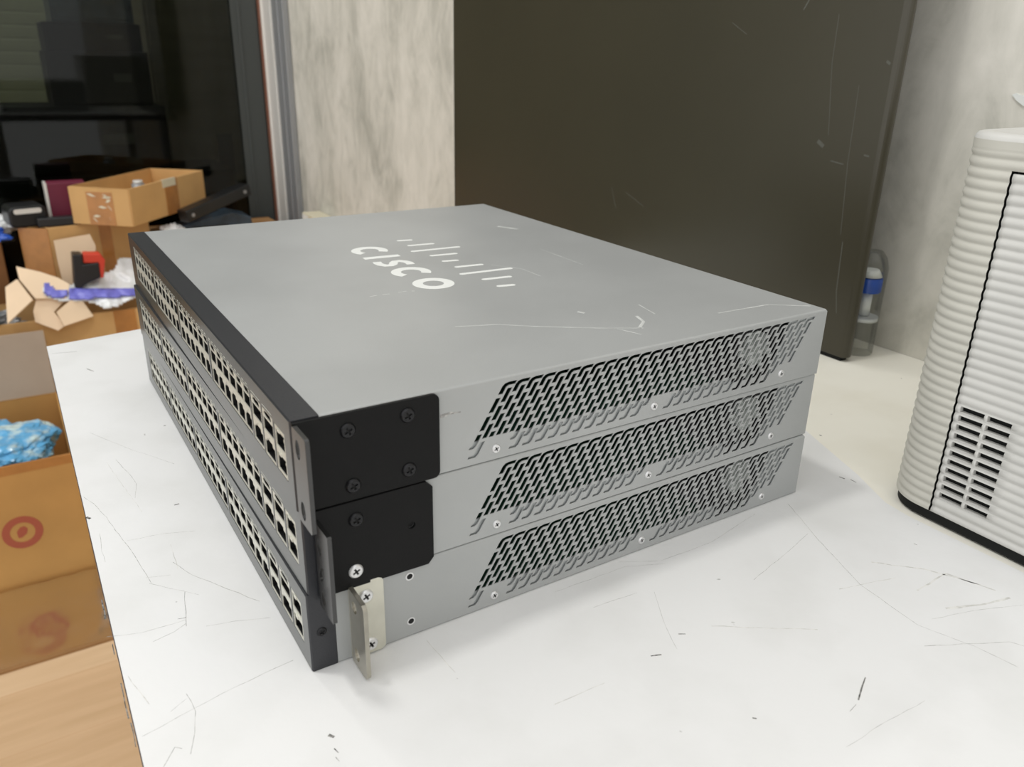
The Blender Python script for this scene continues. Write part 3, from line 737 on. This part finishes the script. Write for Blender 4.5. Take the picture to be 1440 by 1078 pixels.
# carton with the round red mark, standing on the floor left of the table
R = carton('brown cardboard box with a faded round red mark, on the floor beside the table', (-400, 1378, 0), 0, 345, 370, 273, FL, mt='cardy')
R.name = 'cardboard_box'
rf = add_flap(R, 'N', 345, 370, 273, 150, 1.45, 'cardg')
b = MB(); b.box((300, 2, -3.2), (342, 149, -2.1)); b.build('flap_edge', M['cardd'], rf)
b = MB(); n = 36; c0 = at(32, 748, 1, 1378); cx_, cz_ = c0.x + 400, c0.z - FL
cir = lambda r_: [(cx_ + r_ * math.cos(2 * PI * i / n), cz_ + r_ * math.sin(2 * PI * i / n)) for i in range(n)]
b.plate(cir(36), [cir(22)], fxz(0), -.6, -.1)
b.prism([(cx_ + x, cz_ + y) for x, y in ((-9, -11), (-2, -11), (7, -4), (10, 6), (5, 13), (-3, 12), (-10, 3))], fxz(0), -.6, -.1)
b.build('round_mark', M['redink'], R)
patch(R, (-.4, -.7, 255), (345.4, 6, 273.6), 'tape')
blob('crumpled blue and white plastic film filling the red-marked cardboard box', (-205, 1560, FL + 236), (112, 118, 42), .34, 4.4, 'bluep', 'plastic_film', 'plastic film', 5, 8)
# flat dark brown sheet on the floor before the box, glossy film above
b = MB(); b.box((-420, 1112, FL), (60, 1370, FL + 5)); sht = b.build('brown_sheet', M['cardd'])
tag(sht, 'flat dark brown sheet under clear film on the wooden floor', 'cardboard sheet')
b = MB()
gx, gy = 40, 24; vv = []
for i in range(gx + 1):
    for j in range(gy + 1):
        x = -415 + 470 * i / gx; y = 1116 + 250 * j / gy
        vv.append((x, y, FL + 7 + 3.5 * abs(mnoise.noise(Vector((x * .02, y * .012, 2)))) + 1.5 * mnoise.noise(Vector((x * .06, y * .03, 5)))))
b.add(vv, [(i * (gy + 1) + j, (i + 1) * (gy + 1) + j, (i + 1) * (gy + 1) + j + 1, i * (gy + 1) + j + 1) for i in range(gx) for j in range(gy)], 0, True)
o = b.build('clear_film', M['film']); o.parent = sht

# box F: open carton with splayed pale flaps in front of the pile
FX0, FY0, FZ = -330, 1830, -322
F = carton('cardboard box with splayed pale flaps standing just beyond the end of the table', (FX0, FY0, 0), 0, 580, 190, FZ - FL, FL, mt='card')
def px_plate(parent, name, pxs, p0, nrm, mt, th=4):
    nrm = Vector(nrm).normalized(); P = [on_plane(u, v, p0, nrm) for u, v in pxs]
    n = len(P); b = MB()
    b.add(P + [q + nrm * th for q in P], [list(range(n)), list(range(n, 2 * n))] + [(i, (i + 1) % n, n + (i + 1) % n, n + i) for i in range(n)])
    o = b.build(name, M[mt])
    if parent:
        o.parent = parent; o.matrix_parent_inverse = (Matrix.Translation(parent.location) @ parent.rotation_euler.to_matrix().to_4x4()).inverted()
    return o
px_plate(F, 'flap', [(9, 404), (25, 393), (47, 422), (12, 455)], (-110, 1800, -262), (-.5, -.75, .45), 'cardl')
px_plate(F, 'flap', [(23, 376), (58, 384), (82, 392), (98, 401), (94, 421), (50, 421), (27, 393)], (0, 1850, -270), (0, -.55, .84), 'cardl')
px_plate(F, 'flap', [(52, 420), (92, 422), (76, 439), (92, 458), (82, 465), (50, 453), (47, 438)], (-20, 1822, -320), (-.1, -.85, .5), 'cardl')
px_plate(F, 'flap', [(98, 423), (115, 423), (131, 445), (90, 459), (79, 439)], (60, 1818, -322), (.25, -.8, .5), 'cardl')
patch(F, (430, -.8, FZ - FL - 150), (480, -.1, FZ - FL), 'tape')
blob('crumpled grey plastic bag inside the box with splayed flaps', (-190, 1925, FZ - 34), (90, 50, 40), .5, 9.7, 'greybag', 'plastic_bag', 'plastic bag', 5, 18)
t = thing('plastic_tray', 'dark teal plastic tray on the front rim of the flapped box', 'tray', (-185, 1852, FZ + 1)); b = MB(); b.box((-90, -30, 0), (44, 30, 5)); b.box((-90, -30, 5), (44, -25, 42)); b.box((-90, 25, 5), (44, 30, 42)); b.box((39, -25, 5), (44, 25, 42)); b.build('tray_body', M['teal'], t, bevel=3)

# white plastic bag with printed stripe lying across the flapped box
def sheet_px(name, label, cat, pxs, Yf, mt, seed, th=3, amp=9, parent=None):
    """crumpled sheet: pixel outline -> triangulated fine grid at depth given by Yf(u,v)"""
    us = [p[0] for p in pxs]; vs_ = [p[1] for p in pxs]
    def inside(u, v):
        c = False; n = len(pxs)
        for i in range(n):
            (x1, y1), (x2, y2) = pxs[i], pxs[i - 1]
            if (y1 > v) != (y2 > v) and u < (x2 - x1) * (v - y1) / (y2 - y1) + x1: c = not c
        return c
    step = 2.5; idx = {}; V = []; Fc = []
    def vid(i, j):
        if (i, j) not in idx:
            u = i * step; v = j * step; Y = Yf(u, v) + amp * mnoise.noise(Vector((u * .09, v * .13, seed))) * 2 + .6 * amp * mnoise.noise(Vector((u * .14, v * .2, seed + 4)))
            idx[(i, j)] = len(V); V.append(at(u, v, 1, Y))
        return idx[(i, j)]
    for i in range(int(min(us) / step) - 1, int(max(us) / step) + 2):
        for j in range(int(min(vs_) / step) - 1, int(max(vs_) / step) + 2):
            if inside((i + .5) * step, (j + .5) * step): Fc.append((vid(i, j), vid(i + 1, j), vid(i + 1, j + 1), vid(i, j + 1)))
    n = len(V); b = MB()
    b.add(V, Fc, 0, True); o = b.build(name, M[mt])
    so = o.modifiers.new('thick', 'SOLIDIFY'); so.thickness = th * S; so.offset = 1
    if label: tag(o, label, cat)
    if parent: o.parent = parent
    return o
Yb = lambda u, v: 1880 - (v - 400) * 2.6
bag = sheet_px('plastic_bag', 'white plastic bag with a blue-violet stripe draped over the flapped box', 'plastic bag', [(60, 404), (72, 396), (100, 400), (122, 392), (160, 380), (168, 362), (196, 362), (200, 415), (188, 418), (165, 430), (148, 433), (132, 424), (84, 422), (62, 414)], Yb, 'bag', 1.3, amp=6)
sheet_px('printed_stripe', None, None, [(98, 404), (130, 406), (160, 406), (200, 403), (200, 414), (160, 417), (98, 421)], lambda u, v: Yb(u, v) - 9, 'indigo', 1.3, amp=6, parent=bag)
sheet_px('printed_letters', None, None, [(62, 398), (73, 396), (75, 404), (80, 408), (96, 406), (96, 416), (74, 417), (63, 413)], lambda u, v: Yb(u, v) - 9, 'indigo', 1.3, amp=6, parent=bag)

# lower carton hidden mostly, carrying the middle box
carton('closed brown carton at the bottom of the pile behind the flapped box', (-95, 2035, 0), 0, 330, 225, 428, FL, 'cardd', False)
# carton M
MZ = -321; MH = 183
Mb = carton('taped brown box in the middle of the pile with black devices on top', (0, 1995, 0), math.radians(14), 250, 165, MH, MZ, 'card', True)
b = MB(); b.box((-78, -2, 8), (0, 2, MH - 1)); o = b.build('side_wall', M['tape'], Mb); o.rotation_euler = (0, 0, math.radians(-52))
px_plate(Mb, 'flap', [(75, 338), (126, 329), (134, 345), (136, 400), (90, 404), (82, 372)], (60, 1975, -230), (.05, -1, .12), 'cardl')
patch(Mb, (120, -1, 10), (150, -.1, MH), 'tape')
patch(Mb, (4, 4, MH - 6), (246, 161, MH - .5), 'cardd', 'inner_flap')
TOPM = MZ + MH
# black device, glossy, on box M
t = thing('black_device', 'glossy black rounded device on the middle box, left of the maroon box', 'device', (-32, 2060, TOPM), math.radians(10))
b = MB(); b.prism(rrect(-50, 0, 36, 52, 14), fxz(-30), 0, 80); b.build('casing', M['blackp'], t, bevel=5)
b = MB(); b.prism(rrect(-38, 34, 24, 46, 5), fxz(-31.5), 0, 1.4); b.build('highlight_strip', M['alu'], t)  # white strip painted as the highlight on the glossy casing
t = thing('maroon_box', 'maroon cardboard box with a white left edge behind the open box', 'box', (62, 2110, TOPM), 0)
b = MB(); b.box((-42, -25, 0), (46, 30, 96)); b.build('box_body', M['maroon'], t, bevel=1.5)
b = MB(); b.box((-48, -25.5, 0), (-42.2, 30, 96)); b.build('edge_strip', M['alu'], t)
t = thing('power_adapter', 'small black power adapter lying on the middle box beside the open box', 'adapter', (10, 1985 + 42, TOPM)); b = MB(); b.box((-28, -14, 0), (60, 14, 22)); b.build('casing', M['blackp'], t, bevel=3); b = MB(); b.cyl((60, 0, 11), 3, 26, 'x', 10); b.build('cable', M['blackp'], t)

# support under the right side of the pile
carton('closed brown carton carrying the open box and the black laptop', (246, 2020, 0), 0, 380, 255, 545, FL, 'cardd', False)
# open box T on top
TB = -134
Tz = carton('open cardboard box with brown tape, topmost of the pile by the glass', (188, 1905, 0), math.radians(50), 370, 165, 93, TB, 'card', True)
# tapes on both visible faces
patch(Tz, (160, -1, 0), (222, -.1, 93.2), 'tape'); patch(Tz, (150, -1.4, 74), (215, 5, 93.8), 'tapew')
patch(Tz, (-1, 48, 0), (-.1, 118, 82), 'tape')
for k in range(9):
    y_ = 56 + random.random() * 50; z_ = 8 + random.random() * 72; b = MB(); a_ = random.random() * 3; ln = 6 + random.random() * 10
    P = [(y_ + ln * math.cos(a_) , z_ + ln * .5 * math.sin(a_)), (y_ + 2, z_ + 4), (y_ - ln * math.cos(a_), z_ - ln * .5 * math.sin(a_)), (y_ - 1, z_ - 3)]
    b.prism(P, fyz(-1.1), -.3, 0); b.build('torn_tape_residue', M['tapew'], Tz)
t = thing('connector', 'dark grey metal connector standing inside the open taped box', 'connector', (228, 2035, TB + 5)); b = MB(); b.cyl((0, 0, 0), 16, 82, n=20); b.build('barrel', M['alug'], t); b = MB(); b.cyl((0, 0, 82.2), 12, 8, n=20); b.build('ring', M['alu'], t)
b = MB(); b.box((0, 0, 0), (60, 6, 60))
# black laptop-like device leaning right of the open box
a_ = at(264, 312, 1, 1995); c_ = at(352, 272, 1, 2085)
d = (c_ - a_); ang = math.atan2(d.z, math.hypot(d.x, d.y)); az = math.atan2(d.y, d.x)
t = thing('black_bracket', 'long flat black device propped at a slant beside the open box', 'device', a_, 0)
t.rotation_euler = Euler((0, -ang, az), 'XYZ')
ln = d.length
b = MB(); b.box((0, -8, -2), (ln, 34, 30)); b.build('chassis', M['blackp'], t, bevel=3)
for f_ in (.08, .9):
    b = MB(); b.cyl((ln * f_, -9.5, 14), 5, 1.5, 'y', 14); b.build('screw', M['alug'], t)
t2 = thing('plastic_housing', 'dark blue-grey plastic housing lying under the slanted black device', 'device', (400, 2085, -205))
b = MB(); b.prism([(-90, 0), (130, 0), (124, 40), (70, 56), (-40, 34), (-84, 22)], fxz(0), 0, 90); b.build('shell', M['bluegrey'], t2, bevel=4)
b = MB(); b.prism(rrect(-40, 6, 60, 24, 4), fxz(-1.5), 0, 1.3); b.build('vent_strip', M['blackp'], t2)
blob('small pale grey plastic wrapper beside the open box', (300, 2048, -190), (36, 22, 26), .4, 5.5, 'bag', 'plastic_wrapper', 'wrapper', 4, 12, zmin=-15)

# brown-black box at the far left with blue film
carton('dark brown cardboard box at the left edge, topped with blue plastic', (-390, 2028, 0), 0, 285, 255, 582, FL, 'cardk', False)
blob('small sheet of bright blue plastic on the dark brown box', (-140, 2060, -159), (52, 40, 22), .4, 2.2, 'blue', 'plastic_film', 'plastic film', 4, 12, zmin=-8)
blob('crumpled white wrapper on the dark brown box behind the blue plastic', (-150, 2150, -150), (70, 40, 30), .4, 7.2, 'bag', 'plastic_wrapper', 'wrapper', 4, 12, zmin=-17)

# black and red tool standing in the bag
def px_solid(parent, name, pxs, Y, depth, mt, bevel=3):
    P = [at(u, v, 1, Y) for u, v in pxs]; b = MB()
    b.prism([(p.x, p.z) for p in P], fxz(Y), 0, depth); o = b.build(name, M[mt], bevel=bevel)
    o.parent = parent; o.matrix_parent_inverse = Matrix.Translation(parent.location).inverted(); return o
tl = thing('hand_tool', 'black and red plastic tool standing between the flapped box and the pile', 'tool', at(110, 405, 1, 1862))
px_solid(tl, 'handle', [(102, 358), (116, 358), (117, 372), (139, 369), (142, 390), (119, 401), (113, 409), (105, 404)], 1862, 45, 'blackp')
px_solid(tl, 'red_guard', [(117, 357), (141, 357), (148, 366), (146, 391), (141, 391), (138, 370), (117, 370)], 1866, 36, 'red')

# the small white and yellow box on its ledge of the pile
for o in list(bpy.data.objects):
    if o.name.startswith('carton') and o.type == 'EMPTY' and o.get('label', '').startswith('small white and pale yellow'): sw = o
sw.location = Vector((664, 1905, -205)) * S
b = MB(); b.box((-26, -60, 0), (25.5, 60, 64)); b.build('box_body', M['tapew'], sw, bevel=2)
b = MB(); b.box((-26.5, 8, 4), (-26.1, 58, 60)); b.build('white_label', M['ink'], sw)
carton('brown carton on the floor against the concrete wall, under the white and yellow box', (520, 1800, 0), 0, 168, 200, 545, FL, 'card', False)

# ================================================================== LIGHT
wd = bpy.data.worlds.new('world'); sc.world = wd; wd.use_nodes = True
wd.node_tree.nodes['Background'].inputs[0].default_value = (1, 1, 1, 1)
wd.node_tree.nodes['Background'].inputs[1].default_value = 1.19
def lamp(x, y, z, e, sx=.14, sy=.14, col=(1, .985, .95)):
    l = bpy.data.lights.new('ceiling_lamp', 'AREA'); l.shape = 'RECTANGLE'; l.size = sx; l.size_y = sy; l.energy = e; l.color = col
    o = bpy.data.objects.new('ceiling_lamp', l); C.objects.link(o); o.location = (x, y, z); return o
lamp(-.31, .27, 1.85, 8.5)
lamp(-.37, 2.20, 1.85, 10)
lamp(-.35, -1.9, 1.85, 3.5)

vs = sc.view_settings
vs.view_transform = 'Standard'; vs.look = 'None'; vs.gamma = 1; vs.use_curve_mapping = False; vs.exposure = 0
